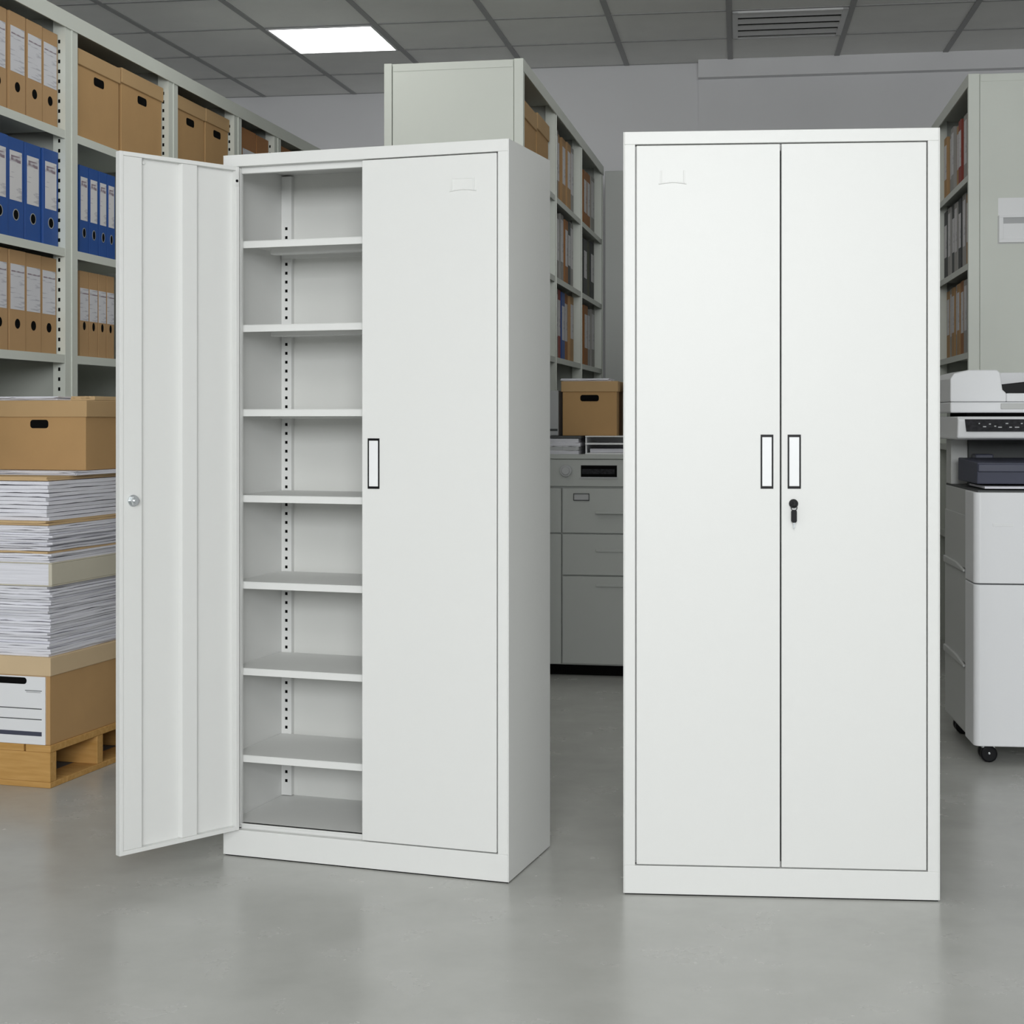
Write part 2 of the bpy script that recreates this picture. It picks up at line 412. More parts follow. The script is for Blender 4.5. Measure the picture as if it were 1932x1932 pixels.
# ------------------------------------------------------------ binders and boxes (builders)
def binder(name, w, d, h, cover, lab=(0.42, 0.86), lab_inset=0.008, hole=0.27, lm='label', head=True, rim=False):
    """standing binder: origin at the middle of the foot of its spine, spine towards -y"""
    r = bpy.data.objects.new(name, None); COL.objects.link(r); r.empty_display_size = 0.03
    t = 0.003
    MB().box(-w / 2, w / 2, 0, t, 0, h).box(-w / 2, -w / 2 + t, t, d, 0, h).box(w / 2 - t, w / 2, t, d, 0, h).build('cover', cover, r, 0.001)
    MB().box(-w / 2 + t + 0.001, w / 2 - t - 0.001, t + 0.01, d - 0.012, 0.006, h - 0.012).build('pages', 'paper2', r)
    if lab:
        b = MB().box(-w / 2 + lab_inset, w / 2 - lab_inset, -0.0008, 0.0, lab[0] * h, lab[1] * h)
        if head:
            zt = lab[0] * h + (lab[1] - lab[0]) * h * 0.84
            hh_ = 0.011 if head == 'block' else 0.0022
            b.box(-w / 2 + lab_inset * 1.6, w / 2 - lab_inset * 1.6, -0.0011, -0.0008, zt - hh_, zt + hh_, 1)
        b.build('spine_label', [lm, 'ink'], r)
    if hole:
        hb = MB().cyl((0, hole * h), min(0.017, w * 0.2), -0.0008, 0.0005, 'y', 20).build('finger_hole', 'hole', r)
        if rim:
            rb = MB(); ra, rb2 = min(0.017, w * 0.2), min(0.017, w * 0.2) + 0.003
            for k in range(20):
                t0, t1 = 2 * math.pi * k / 20, 2 * math.pi * (k + 1) / 20
                z = hole * h
                rb.prism([(ra * math.cos(t0), z + ra * math.sin(t0)), (rb2 * math.cos(t0), z + rb2 * math.sin(t0)), (rb2 * math.cos(t1), z + rb2 * math.sin(t1)), (ra * math.cos(t1), z + ra * math.sin(t1))], -0.0016, 0.0, 'y')
            rb.build('hole_rim', 'rim', hb)
    return r

def archive_box(name, w, d, h, body='kraft_box', lid='kraft_lid', lid_h=0.05, hole=(0.07, 0.024), hole_z=None):
    """lidded box: origin at the middle of the foot of its front, front towards -y"""
    r = bpy.data.objects.new(name, None); COL.objects.link(r); r.empty_display_size = 0.03
    MB().box(-w / 2 + 0.006, w / 2 - 0.006, 0.006, d - 0.004, 0, h - 0.004).build('box_body', body, r, 0.002)
    MB().box(-w / 2, w / 2, 0, d, h - lid_h, h).build('lid', lid, r, 0.003)
    if hole:
        hz = hole_z if hole_z else h - lid_h - 0.035
        MB().prism(rrect(-hole[0] / 2, hole[0] / 2, hz - hole[1] / 2, hz + hole[1] / 2, hole[1] * 0.35), 0.0050, 0.008, 'y').build('hand_hole', 'hole', r)
    return r

ORD = ['first', 'second', 'third', 'fourth', 'fifth', 'sixth', 'seventh', 'eighth', 'ninth']

# ------------------------------------------------------------ shelving
def shelving(name, label, fr, edges, levels, ztop, depth, pw, beam, end=None, flange=-1, low=()):
    """fr: x along the open face, y into the rack. end: 'lo'/'hi' = closed panel at that end"""
    r = thing(name, label, 'shelving', fr.w(0, 0), fr.a)
    for k, e in enumerate(edges):
        b = MB()
        b.box(e - pw / 2, e + pw / 2, 0, 0.003, 0, ztop)
        b.box(e - pw / 2, e - pw / 2 + 0.003, 0.003, 0.048, 0, ztop - 0.01).box(e + pw / 2 - 0.003, e + pw / 2, 0.003, 0.048, 0, ztop - 0.01)
        b.box(e - 0.003, e + 0.003, -0.004, 0.0, 0, ztop)
        if flange:
            fx = e + flange * pw / 2
            zz = 0.9
            while zz < ztop - 0.08:
                b.box(min(fx, fx + flange * 0.0008), max(fx, fx + flange * 0.0008), 0.020, 0.028, zz, zz + 0.013, 1)
                zz += 0.036
        b.build('upright', ['rack', 'hole'], r, 0.0)
        MB().box(e - 0.0025, e + 0.0025, 0.049, depth - 0.004, 0, ztop - 0.011).build('divider', 'rackback', r)
    for k in range(len(edges) - 1):
        a0, a1 = edges[k] + pw / 2 + 0.0005, edges[k + 1] - pw / 2 - 0.0005
        for z in list(levels) + list(low):
            MB().box(a0, a1, 0.001, depth - 0.004, z - 0.003, z).box(a0, a1, 0.001, 0.004, z - beam, z - 0.003).box(a0, a1, depth - 0.02, depth - 0.004, z - beam, z - 0.003).build('shelf', 'rack', r, 0.0)
    e0, e1 = edges[0] - pw / 2, edges[-1] + pw / 2
    MB().box(e0, e1, -0.006, depth, ztop - 0.01, ztop).box(e0, e1, -0.006, -0.001, ztop - beam * 1.9, ztop - 0.01).build('top_panel', 'rack', r, 0.0)
    MB().box(e0, e1, depth - 0.003, depth, 0.0, ztop - 0.01).build('back_panel', 'rackback', r)
    return r

# --- left-hand shelving, running away along the left wall
k = 1.15
s0 = Fr(WX(135, 4.93 * k), 4.93 * k, 90 - 11.1)
zt = s0.z(28, 0)
lev = [s0.z(p, s0.sx(121)) for p in (245, 468, 669)]
edges = [-0.93, 0.0, s0.sx(327), s0.sx(449), s0.sx(524), s0.sx(524) + 0.6, s0.sx(524) + 1.25]
left_rack = shelving('shelving_unit', 'long grey steel shelving along the left wall filled with binders and boxes', s0, edges, lev, zt, 0.46, 0.095, 0.030, low=[lev[2] - 0.44, lev[2] - 0.85, 0.1])

def on_shelf(o, fr, x, y, z, label, cat, group):
    o.location = fr.w(x, y, z + 0.0012); o.rotation_euler = (0, 0, fr.a)
    return tag(o, label, cat, group)

bh = 0.30 * k
pitch = 0.104 * k
kb = binder('lever_arch_binder', 0.096 * k, 0.30, bh, 'kraft', lab=(0.41, 0.86))
bb = binder('lever_arch_binder', 0.096 * k, 0.30, bh, 'blue', lab=(0.38, 0.87), lm='label2', lab_inset=0.014, hole=0.24, rim=True, head='block')
xr = min(s0.sx(111, 0.03), -0.0475 - 0.004)
used = {}
def place(proto, fr, x, y, z, label, cat, group, sc=None):
    o = proto if not used.get(proto.name) else dup(proto)
    used[proto.name] = True
    on_shelf(o, fr, x, y, z, label, cat, group)
    if sc: o.scale = sc
    return o
def jit(a): return rnd.uniform(-a, a)
WHO = ['nearest the slotted post', 'second from the slotted post', 'third from the slotted post', 'fourth from the slotted post']
for q in range(4):
    x = xr - 0.05 * k - q * pitch
    place(kb, s0, x, 0.030 + jit(0.007), lev[0], 'brown white-labelled binder on the top left shelf, ' + WHO[q], 'binder', 'brown binders on the top left shelf')
    place(bb, s0, x, 0.030 + jit(0.007), lev[1], 'blue binder in the row at the left edge, ' + WHO[q], 'binder', 'blue binders at the left edge')
    place(kb, s0, x, 0.030 + jit(0.007), lev[2], 'brown binder on the shelf below the blue row, ' + WHO[q], 'binder', 'brown binders below the blue ones')
# second bay: blue binders half hidden behind the open door, brown ones under them
x0 = s0.sx(149, 0.03)
WH2 = ['leftmost, right of the thick post', 'second right of the thick post', 'third right of the thick post', 'beside the open cabinet door']
xx = [s0.sx(p, 0.03) for p in (158.5, 177, 194.5, 210)]
for q in range(4):
    place(bb, s0, xx[q], 0.03, lev[1], 'blue binder under the two large cartons, ' + WH2[q], 'binder', 'blue binders behind the open door', ((0.66, 0.66, 0.62, 0.58)[q], 1, 0.96))
kw = binder('lever_arch_binder', 0.1 * k, 0.30, bh, 'kraft', lab=(0.42, 0.80), lab_inset=0.003, hole=0.36)
for q, (p, sc) in enumerate(((159, 0.62), (176.5, 0.60), (193, 0.57), (208.5, 0.54))):
    place(kw, s0, s0.sx(p, 0.03), 0.03, lev[2], 'brown binder with wide label on the lower shelf, ' + WH2[q], 'binder', 'brown binders behind the open door', (sc, 1, 0.93))
# cartons on the top shelf
def clampx(x):
    for e in edges:
        if abs(x - e) < 0.052: return e + (0.052 if x > e else -0.052)
    return x
def carton(px0, px1, py0, label):
    a0, a1 = clampx(s0.sx(px0, 0.02)), clampx(s0.sx(px1, 0.02))
    zz = s0.z(py0, a0, 0.02)
    b = archive_box('archive_box', a1 - a0 - 0.006, 0.38, zz - lev[0], lid_h=0.052 * k, hole=(0.085, 0.032))
    on_shelf(b, s0, (a0 + a1) / 2, 0.02, lev[0], label, 'box', 'brown cartons on the top shelf')
carton(147.5, 228.5, 90, 'brown lidded carton on the top left shelf, first right of the thick post')
carton(229.5, 311, 127, 'brown lidded carton on the top left shelf, second right of the thick post')
carton(333, 388, 177, 'brown lidded carton above the open door, left one of the further pair')
carton(388.5, 440, 204, 'brown lidded carton above the open door, right one of the further pair')
def labelled_box(px0, px1, py0, label, lab):
    a0, a1 = clampx(s0.sx(px0, 0.03)), clampx(s0.sx(px1, 0.03))
    zz = s0.z(py0, a0, 0.03)
    b = binder('document_box', a1 - a0 - 0.004, 0.3, zz - lev[0], 'orange', lab=lab, hole=None, lab_inset=0.004, head=False)
    on_shelf(b, s0, (a0 + a1) / 2, 0.03, lev[0], label, 'box', 'rust brown boxes far along the left shelving')
labelled_box(457, 483, 240, 'rust brown box with white label on the far top shelf, left of a pair', (0.2, 0.72))
labelled_box(484, 512, 255, 'rust brown box with white label on the far top shelf, right of a pair', (0.2, 0.72))
labelled_box(531, 560, 276, 'rust brown box showing only its top, last before the shelving end', (0.2, 0.7))

# --- middle shelving behind the open cabinet
m0 = Fr(WX(985, 6.6), 6.6, 90 - 10.15)
mzt = m0.z(110, 0)
mlev = [m0.z(p, m0.sx(1040)) for p in (361, 516, 671)]
medges = [0.035, m0.sx(1049), m0.sx(1097), m0.sx(1137) - 0.02]
MD = -m0.sy(725) if m0.sy(725) < 0 else m0.sy(725)
mid_rack = shelving('shelving_unit', 'grey steel shelving behind the open cabinet, its closed end panel facing forward', m0, medges, mlev, mzt, MD, 0.05, 0.028, flange=0, low=[mlev[2] - 0.42, mlev[2] - 0.85])
def end_panel(rack, x, sgn, d, zt, strip):
    MB().box(min(x, x + sgn * 0.008), max(x, x + sgn * 0.008), strip + 0.003, d - strip - 0.003, 0.0, zt - 0.004).box(min(x + sgn * 0.008, x + sgn * 0.010), max(x + sgn * 0.008, x + sgn * 0.010), strip + 0.006, d - strip - 0.006, zt - 0.035, zt - 0.004).build('end_panel', 'rack', rack, 0.0015)
    for y0, y1 in ((-0.006, strip), (d - strip, d)):
        MB().box(min(x, x + sgn * 0.013), max(x, x + sgn * 0.013), y0, y1, 0, zt).build('corner_post', 'rack', rack, 0.002)
end_panel(mid_rack, 0.008, -1, MD, mzt, 0.034)

# proto spines for the far rows
SP = {}
def spine(kind):
    if kind not in SP:
        cov, lab, hole, lm = {'brown': ('kraft', (0.36, 0.88), None, 'label2'), 'orange': ('orange', (0.3, 0.85), None, 'label2'), 'white': ('wgrey', (0.32, 0.92), None, 'label2'),
            'grey': ('dgrey', (0.34, 0.8), None, 'label2'), 'olive': ('olive', None, None, 'label2'), 'red': ('red', (0.34, 0.85), None, 'label2'), 'tan': ('manila', (0.3, 0.5), None, 'label2'), 'blue': ('blue', (0.3, 0.8), None, 'label2')}[kind]
        SP[kind] = binder('document_folder', 0.1, 0.28, 0.3, cov, lab=lab, hole=hole, lm=lm, lab_inset=0.012, head=False)
    return SP[kind]
CN = {'brown': 'brown', 'orange': 'orange', 'white': 'pale grey', 'grey': 'dark grey', 'olive': 'olive', 'red': 'red', 'tan': 'tan', 'blue': 'blue'}
def row(fr, x0, x1, z, kinds, hs, where, group, rev=False):
    n = len(kinds); p = (x1 - x0) / n
    for q in range(n):
        kd = kinds[q]; xq = x0 + (q + 0.5) * p
        if rev and xq < fr.sx(1777, 0.03): continue
        seen = ORD[q] if not rev else ORD[n - 1 - q]
        wd = p * rnd.uniform(0.80, 0.92)
        place(spine(kd), fr, xq, 0.03 + rnd.uniform(0, 0.02), z, '%s folder on %s, %s from %s' % (CN[kd], where, seen, 'right' if rev else 'left'), 'folder', group, (wd / 0.1, 1, hs[q % len(hs)] / 0.3))
c1a, c1b = medges[1] + 0.03, medges[2] - 0.05
c2a, c2b = medges[2] + 0.03, medges[3] - 0.05
row(m0, c1a, c1b, mlev[0], ['white', 'white', 'brown', 'brown', 'brown', 'white'], (0.37, 0.37, 0.375), 'top shelf of the middle rack, middle bay', 'folders on the middle rack')
row(m0, c1a, c1b, mlev[1], ['grey', 'white', 'white', 'white', 'orange', 'grey', 'white'], (0.36, 0.345, 0.35), 'second shelf of the middle rack, middle bay', 'folders on the middle rack')
row(m0, c1a, c1b, mlev[2], ['brown', 'white', 'red', 'blue', 'orange', 'brown'], (0.36, 0.355), 'third shelf of the middle rack, middle bay', 'folders on the middle rack')
row(m0, c2a, c2b, mlev[0], ['brown', 'tan', 'orange', 'orange', 'white'], (0.35, 0.36, 0.34), 'top shelf of the middle rack, last bay', 'folders on the middle rack')
row(m0, c2a, c2b, mlev[1], ['olive', 'olive', 'grey', 'olive', 'grey'], (0.35, 0.36, 0.34), 'second shelf of the middle rack, last bay', 'folders on the middle rack')
row(m0, c2a, c2b, mlev[2], ['grey', 'brown', 'orange', 'white', 'white'], (0.35, 0.33), 'third shelf of the middle rack, last bay', 'folders on the middle rack')
for q, (p0, p1, py, tx) in enumerate(((984.5, 1014, 178, 'brown lidded carton on the middle rack just above the open cabinet, nearer one'), (1014.5, 1037, 212, 'brown lidded carton on the middle rack just above the open cabinet, further one'))):
    a0, a1 = m0.sx(p0, 0.02), m0.sx(p1, 0.02)
    if q == 0: a0 = 0.062
    zz = m0.z(py, a0, 0.02)
    bx = archive_box('archive_box', a1 - a0 - 0.008, 0.36, min(zz, mzt - 0.09) - mlev[0], hole=None, lid_h=0.075)
    on_shelf(bx, m0, (a0 + a1) / 2, 0.02, mlev[0], tx, 'box', 'brown cartons on the middle rack')

# --- right-hand shelving behind the copier
th = 7.9
RD0 = 6.85
nx, ny = WX(1829, RD0), RD0
LEN = 2.0
r0 = Fr(nx + LEN * math.sin(R(th)), ny + LEN * math.cos(R(th)), -90 - th)
rzt = WZ(140, RD0)
rx_far = r0.sx(1777)
rlev = [r0.z(p, r0.sx(1777)) for p in (379, 528, 678)]
redges = [0.02, 0.92, LEN - 0.025]
right_rack = shelving('shelving_unit', 'grey steel shelving at the right behind the photocopier, its end panel carrying a label holder', r0, redges, rlev, rzt, 0.62, 0.045, 0.028, flange=0, low=[rlev[2] - 0.42, rlev[2] - 0.85])
end_panel(right_rack, LEN - 0.003, 1, 0.62, rzt, r0.sy(1848, LEN + 0.01))
lh0 = r0.sy(1885, LEN + 0.012)
zz0, zz1, zz2 = WZ(459, RD0), WZ(408, RD0), WZ(375, RD0)
xe = LEN + 0.005
MB().box(xe, xe + 0.0015, lh0 - 0.003, lh0 + 0.24, zz1, zz2).build('card', 'grip', right_rack)
MB().box(xe - 0.001, xe + 0.0012, lh0 - 0.005, lh0 + 0.245, zz0 - 0.005, zz1 - 0.002).build('holder_edge', 'copier2', right_rack, 0.001)
hb = MB()
hb.box(xe, xe + 0.009, lh0, lh0 + 0.24, zz0, zz0 + 0.015).box(xe, xe + 0.009, lh0, lh0 + 0.24, zz1 - 0.010, zz1).box(xe, xe + 0.009, lh0, lh0 + 0.018, zz0 + 0.015, zz1 - 0.010).box(xe, xe + 0.009, lh0 + 0.222, lh0 + 0.24, zz0 + 0.015, zz1 - 0.010)
hb.box(xe, xe + 0.003, lh0 + 0.018, lh0 + 0.222, zz0 + 0.015, zz1 - 0.035).box(xe, xe + 0.004, lh0 + 0.018, lh0 + 0.222, zz1 - 0.035, zz1 - 0.010, 1)
hb.build('label_holder', ['grip', 'lgrey'], right_rack, 0.001)
ra, rb_ = redges[1] + 0.028, redges[2] - 0.028
row(r0, ra, rb_, rlev[0], ['brown', 'white', 'white', 'brown', 'red', 'white', 'orange', 'brown', 'tan'], (0.33, 0.335, 0.34), 'top shelf beside the closed cabinet', 'folders on the right rack', True)
row(r0, ra, rb_, rlev[1], ['grey', 'white', 'grey', 'white', 'grey', 'white', 'brown', 'grey', 'brown'], (0.35, 0.355, 0.36), 'middle shelf beside the closed cabinet', 'folders on the right rack', True)
row(r0, ra, rb_, rlev[2], ['brown', 'white', 'brown', 'white', 'brown', 'orange', 'white', 'brown', 'red'], (0.345, 0.35), 'lower shelf beside the closed cabinet', 'folders on the right rack', True)

# ------------------------------------------------------------ pallet with boxes and paper
p0 = Fr(-1.401, 4.71, -16.5)
PW, PD = 0.37, 0.79
pal = thing('wooden_pallet', 'worn wooden pallet on the concrete floor under the boxes and paper', 'pallet', p0.w(0, 0), p0.a)
PH = 0.13
for i in range(4):
    x1 = -i * (PW + 0.004) / 4
    MB().box(x1 - PW / 4 + 0.006, x1, 0, PD, PH - 0.022, PH).build('deck_board', 'wood', pal, 0.002)
for y in (0.0, 0.265, 0.53, PD - 0.035):
    MB().box(-PW, -0.001, y, y + 0.035, 0.018, PH - 0.022).build('stringer', 'wood', pal, 0.002)
for x in (-0.09, -PW):
    MB().box(x, x + 0.09, 0.0905, PD, 0, 0.018).build('base_board', 'wood', pal, 0.002)
MB().box(-PW, 0.0, 0, 0.09, 0, 0.018).build('base_board', 'wood', pal, 0.002)

def stack(name, label, x0, x1, y0, y1, z0, z1, n, j, mats, cat='paper stack', group=None, wav=0.0015):
    b = MB(); hgt = (z1 - z0) / n
    zz = 0.0
    for i in range(n):
        dx, dy, rz = jit(j), jit(j), jit(0.012)
        ring = []
        NS = 9
        A = [(x0, y0), (x1, y0), (x1, y1), (x0, y1)]
        for e in range(4):
            (ax, ay), (bx_, by) = A[e], A[(e + 1) % 4]
            for q in range(NS):
                u = q / NS
                ring.append((ax + (bx_ - ax) * u + jit(j * 0.25), ay + (by - ay) * u + jit(j * 0.25), jit(wav)))
        cxm, cym = (x0 + x1) / 2, (y0 + y1) / 2
        def T(p, z): 
            px_, py_ = p[0] - cxm, p[1] - cym
            return (cxm + dx + px_ * math.cos(rz) - py_ * math.sin(rz), cym + dy + px_ * math.sin(rz) + py_ * math.cos(rz), z)
        lo = [T(p, max(0.0, zz + (p[2] if i else 0))) for p in ring]
        hi = [T(p, zz + hgt * (0.84 if n > 6 else 0.93) + p[2] * (0.6 if i < n - 1 else 0.0)) for p in ring]
        b.loft([lo, hi], rnd.choice(range(len(mats))) if len(mats) > 1 else 0)
        zz += hgt
    o = b.build(name, mats, None, 0.0, loc=(p0.ox, p0.oy, z0), rot=(0, 0, p0.a))
    return tag(o, label, cat, group)

dref = 4.72
def PZ(py): return WZ(py, dref)
zb = PZ(1240)
# white-fronted box on the pallet
wb = thing('archive_box', 'brown box with a white printed front and tan lid, standing on the wooden pallet', 'box', p0.w(0, 0, PH), p0.a)
bh2 = zb - PH
lidz = PZ(1276) - PH
MB().box(-PW + 0.004, -0.004, 0.004, PD - 0.02, 0, bh2 - 0.004).build('box_body', 'kraft_box', wb, 0.002)
MB().box(-PW, 0.0, 0.0, PD - 0.016, lidz, bh2).build('lid', 'tan_lid', wb, 0.003)
xw0 = -PW + 0.004
fp = MB().box(xw0, -0.018, 0.0, 0.004, 0.001, lidz - 0.002)
for py in (1338, 1358):
    z = PZ(py) - PH
    fp.box(xw0, -0.030, -0.0006, 0.0, z - 0.0014, z + 0.0014, 1)
z = PZ(1385) - PH
fp.box(xw0, -0.030, -0.0006, 0.0, z - 0.007, z + 0.006, 2)
z = PZ(1304) - PH
fp.box(-0.088, -0.030, -0.0006, 0.0, z - 0.001, z + 0.001, 1).box(-0.084, -0.034, -0.0006, 0.0, z - 0.006, z - 0.003, 3)
fp.build('front_panel', ['copier', 'dgrey', 'slate', 'lgrey'], wb, 0.0)
hz = PZ(1286) - PH
MB().prism(rrect(-0.20, -0.083, hz - 0.010, hz + 0.010, 0.009), -0.0012, 0.002, 'y').build('hand_hole', 'hole', wb)
# paper and folders, upwards
G = 'papers stacked on the pallet'
x1p, y1p = -0.008, 0.70
z1, z2, z3, z4, z5, z6 = PZ(1107), PZ(1062), PZ(992), PZ(983), PZ(908), PZ(896)
stack('paper_stack', 'thickest bundle of loose white sheets, lying on the lower tan box lid', -0.36, x1p, 0.006, y1p, zb, z1, 26, 0.006, ['paper', 'paper', 'paper2'], group=G)
bk = thing('bound_volume', 'thick bound volume with a cream cover edge in the middle of the paper pile', 'book', p0.w(0, 0, z1), p0.a)
MB().box(-0.36, -0.010, 0.008, 0.69, 0.004, z2 - z1 - 0.004).build('pages', 'paper', bk)
MB().box(-0.36, 0.002, 0.004, 0.69, 0.0, 0.004).box(-0.36, 0.002, 0.004, 0.69, z2 - z1 - 0.004, z2 - z1).box(-0.010, 0.002, 0.004, 0.69, 0.004, z2 - z1 - 0.004).build('cover', 'cream', bk, 0.002)
stack('paper_stack', 'ragged bundle of white sheets lying on the thick cream bound volume', -0.36, x1p + 0.004, 0.004, y1p, z2, z3, 16, 0.006, ['paper', 'paper2', 'paper', 'manila'], group=G)
stack('document_folder', 'flat manila folder between the two upper bundles of paper', -0.36, x1p - 0.004, 0.004, y1p, z3, z4, 2, 0.003, ['manila'], 'folder', G)
stack('paper_stack', 'neat bundle of white sheets on the flat manila folder', -0.36, x1p - 0.006, 0.010, y1p, z4, z5, 10, 0.004, ['paper'], group=G)
stack('document_folder', 'manila folder on top of the paper pile, under the big brown box', -0.30, x1p - 0.02, 0.03, y1p - 0.02, z5, z5 + 0.012, 3, 0.004, ['manila'], 'folder', G)
stack('paper_stack', 'few loose sheets peeking out right under the big brown box', -0.345, x1p - 0.004, 0.155, y1p - 0.01, z5 + 0.0125, z5 + 0.025, 5, 0.005, ['paper'], group=G)
zq = z5 + 0.026
by0 = p0.sy(163, -0.012)
zt2 = WZ(755, p0.dep(0, by0))
ab = archive_box('archive_box', 0.35, 0.50, zt2 - zq, lid_h=(787 - 755) / FPX * p0.dep(0, by0), hole=(0.066, 0.027), hole_z=WZ(800, p0.dep(-0.18, by0)) - zq)
ab.location = p0.w(-0.012 - 0.175, by0, zq); ab.rotation_euler = (0, 0, p0.a)
tag(ab, 'large brown lidded carton on top of the paper pile at left', 'box')
stack('paper_stack', 'loose white papers lying on the lid of the large brown carton', -0.35, -0.13, by0 + 0.02, by0 + 0.40, zt2 + 0.001, zt2 + 0.013, 3, 0.010, ['paper', 'paper2'], group=G)
stack('document_folder', 'thin manila folder on the lid of the large brown carton', -0.108, -0.02, by0 + 0.06, by0 + 0.44, zt2 + 0.001, zt2 + 0.014, 2, 0.004, ['manila'], 'folder', G)

# ------------------------------------------------------------ grey base cabinet between the two white ones
bf = Fr(WX(1030, 6.78), 6.78, -10.15)
BW, BD = 0.92, 0.42
bz = lambda py, x=0.03: bf.z(py, x)
ctop, cbot = bz(857), bz(1254)
base = thing('base_cabinet', 'low grey steel cabinet with drawers seen between the two white cabinets', 'cabinet', bf.w(0, 0), bf.a)
MB().box(0.002, BW - 0.002, 0.016, BD, cbot, ctop - 0.02).build('carcass', 'grey', base, 0.001)
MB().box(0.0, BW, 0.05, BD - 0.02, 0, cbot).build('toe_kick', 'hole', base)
MB().box(-0.004, BW + 0.004, -0.006, BD + 0.01, ctop - 0.02, ctop).build('worktop', 'grey', base, 0.002)
fz1, fz0 = ctop - 0.022, bz(917)
fpn = MB().box(0, BW, 0.0, 0.016, fz0, fz1).build('fascia', 'grey', base, 0.001)
kx, kz = bf.sx(1068), bz(888, 0.09)
MB().cyl((kx, kz), 0.026, -0.014, 0.0, 'y', 28).cyl((kx, kz), 0.017, -0.022, -0.014, 'y', 28).build('knob', 'lgrey', fpn, 0.002)
sx0, sx1 = bf.sx(1096), bf.sx(1164)
sz0, sz1 = bz(900, 0.2), bz(878, 0.2)
MB().box(sx0, sx1, -0.001, 0.004, sz0, sz1).box(sx0 + 0.004, sx1 - 0.01, -0.0018, -0.001, sz0 + 0.013, sz1 - 0.016, 1).build('display_slot', ['hole', 'panel'], fpn)
MB().box(sx0 - 0.006, sx1 + 0.004, -0.005, 0.002, sz0 - 0.006, sz0).build('slot_ledge', 'lgrey', fpn)
xd = bf.sx(1060)
zs = [bz(921), bz(1006), bz(1085), bz(1252)]
MB().box(0, xd - 0.003, 0.0, 0.016, zs[1] + 0.003, zs[0]).build('side_door', 'grey', base, 0.001)
MB().box(0, xd - 0.003, 0.0, 0.016, zs[3], zs[1] - 0.003).build('side_door', 'grey', base, 0.001)
xd2 = xd + 0.42
for q in range(3):
    dw = MB().box(xd + 0.003, xd2, 0.0, 0.016, zs[q + 1] + 0.003, zs[q] - (0.003 if q else 0)).build('drawer', 'grey', base, 0.001)
    hx = bf.sx(1124); hz = (bz(967, 0.3), bz(1039, 0.3), bz(1105, 0.3))[q]
    MB().box(hx, hx + 0.17, (-0.020, -0.006, -0.006)[q], 0.0, hz - 0.006, hz + 0.006).build('drawer_pull', 'grey', dw, 0.002)
    if q == 0:
        ha, hb2 = bf.sx(1082), bf.sx(1112)
        za, zb2 = bz(945, 0.2), bz(931, 0.2)
        MB().box(ha, hb2, -0.004, 0.0, za, za + 0.004).box(ha, hb2, -0.004, 0.0, zb2 - 0.003, zb2).box(ha, ha + 0.003, -0.004, 0.0, za, zb2).box(hb2 - 0.003, hb2, -0.004, 0.0, za, zb2).box(ha + 0.003, hb2 - 0.003, -0.001, 0.0, za + 0.004, zb2 - 0.003, 1).build('card_holder', ['dgrey', 'lgrey'], dw)
MB().box(xd2 + 0.006, BW, 0.0, 0.016, zs[3], zs[0]).build('side_door', 'grey', base, 0.001)

def on_base(o, x, y, z): o.location = bf.w(x, y, z); o.rotation_euler = (0, 0, bf.a)
GP = 'papers on the grey base cabinet'
def flat_pile(name, label, px0, px1, y0, y1, z0, z1, n, mats, cat='paper stack'):
    o = stack(name, label, bf.sx(px0, y0), bf.sx(px1, y0), y0, y1, z0, z1, n, 0.006, mats, cat, GP)
    o.location = (bf.ox, bf.oy, z0); o.rotation_euler = (0, 0, bf.a)
    return o
bxz = bf.z(822, 0.25, 0.10)
flat_pile('paper_stack', 'pale papers with a dark folder on top, at the left on the grey cabinet', 1036, 1092, 0.02, 0.36, ctop, bxz - 0.012, 4, ['paper2', 'lgrey'])
flat_pile('document_folder', 'dark grey folder lying on the left pile under the brown box', 1036, 1098, 0.03, 0.36, bxz - 0.012, bxz, 1, ['dgrey'], 'folder')
tx0, tx1 = bf.sx(1104, 0.02), bf.sx(1190, 0.02)
tr = thing('document_tray', 'white two-tier document tray holding papers under the brown box', 'tray', bf.w(0, 0, ctop), bf.a)
hh = bxz - ctop
MB().box(tx0, tx1, 0.02, 0.36, 0.0, 0.006).box(tx0, tx1, 0.35, 0.36, 0.006, hh * 0.52).box(tx0, tx0 + 0.006, 0.03, 0.35, 0.006, hh * 0.52).build('lower_tray', 'grip', tr, 0.001)
MB().box(tx0, tx1, 0.02, 0.36, hh * 0.52, hh * 0.52 + 0.008).box(tx0, tx1, 0.35, 0.36, hh * 0.52 + 0.008, hh).box(tx0, tx0 + 0.006, 0.03, 0.35, hh * 0.52 + 0.008, hh).box(tx0, tx1, 0.02, 0.34, hh - 0.005, hh).build('upper_tray', 'grip', tr, 0.001)
MB().box(tx0 + 0.02, tx1, 0.035, 0.33, 0.007, hh * 0.3).build('papers', 'paper2', tr)
b0, b1 = bf.sx(1058.5, 0.08), bf.sx(1166, 0.08)
cb = archive_box('archive_box', b1 - b0, 0.27, bf.z(719, 0.2, 0.08) - bxz, lid_h=0.047, hole=(0.082, 0.028), hole_z=bf.z(751, 0.25, 0.08) - bxz)
on_base(cb, (b0 + b1) / 2, 0.08, bxz)
tag(cb, 'brown lidded carton with a dark hand hole standing on the grey base cabinet', 'box')
zt3 = bf.z(719, 0.2, 0.08)
flat_pile('paper_stack', 'loose white sheets on the lid of the brown carton on the grey cabinet', 1060, 1150, 0.09, 0.32, zt3, zt3 + 0.012, 3, ['paper', 'paper2'])
mf = thing('magazine_file', 'upright grey file box left of the brown carton on the grey cabinet', 'file box', bf.w(bf.sx(1046, 0.10), 0.10, bxz), bf.a)
MB().box(-0.034, 0.018, 0.0, 0.24, 0, 0.20).build('file_case', 'lgrey', mf, 0.002)
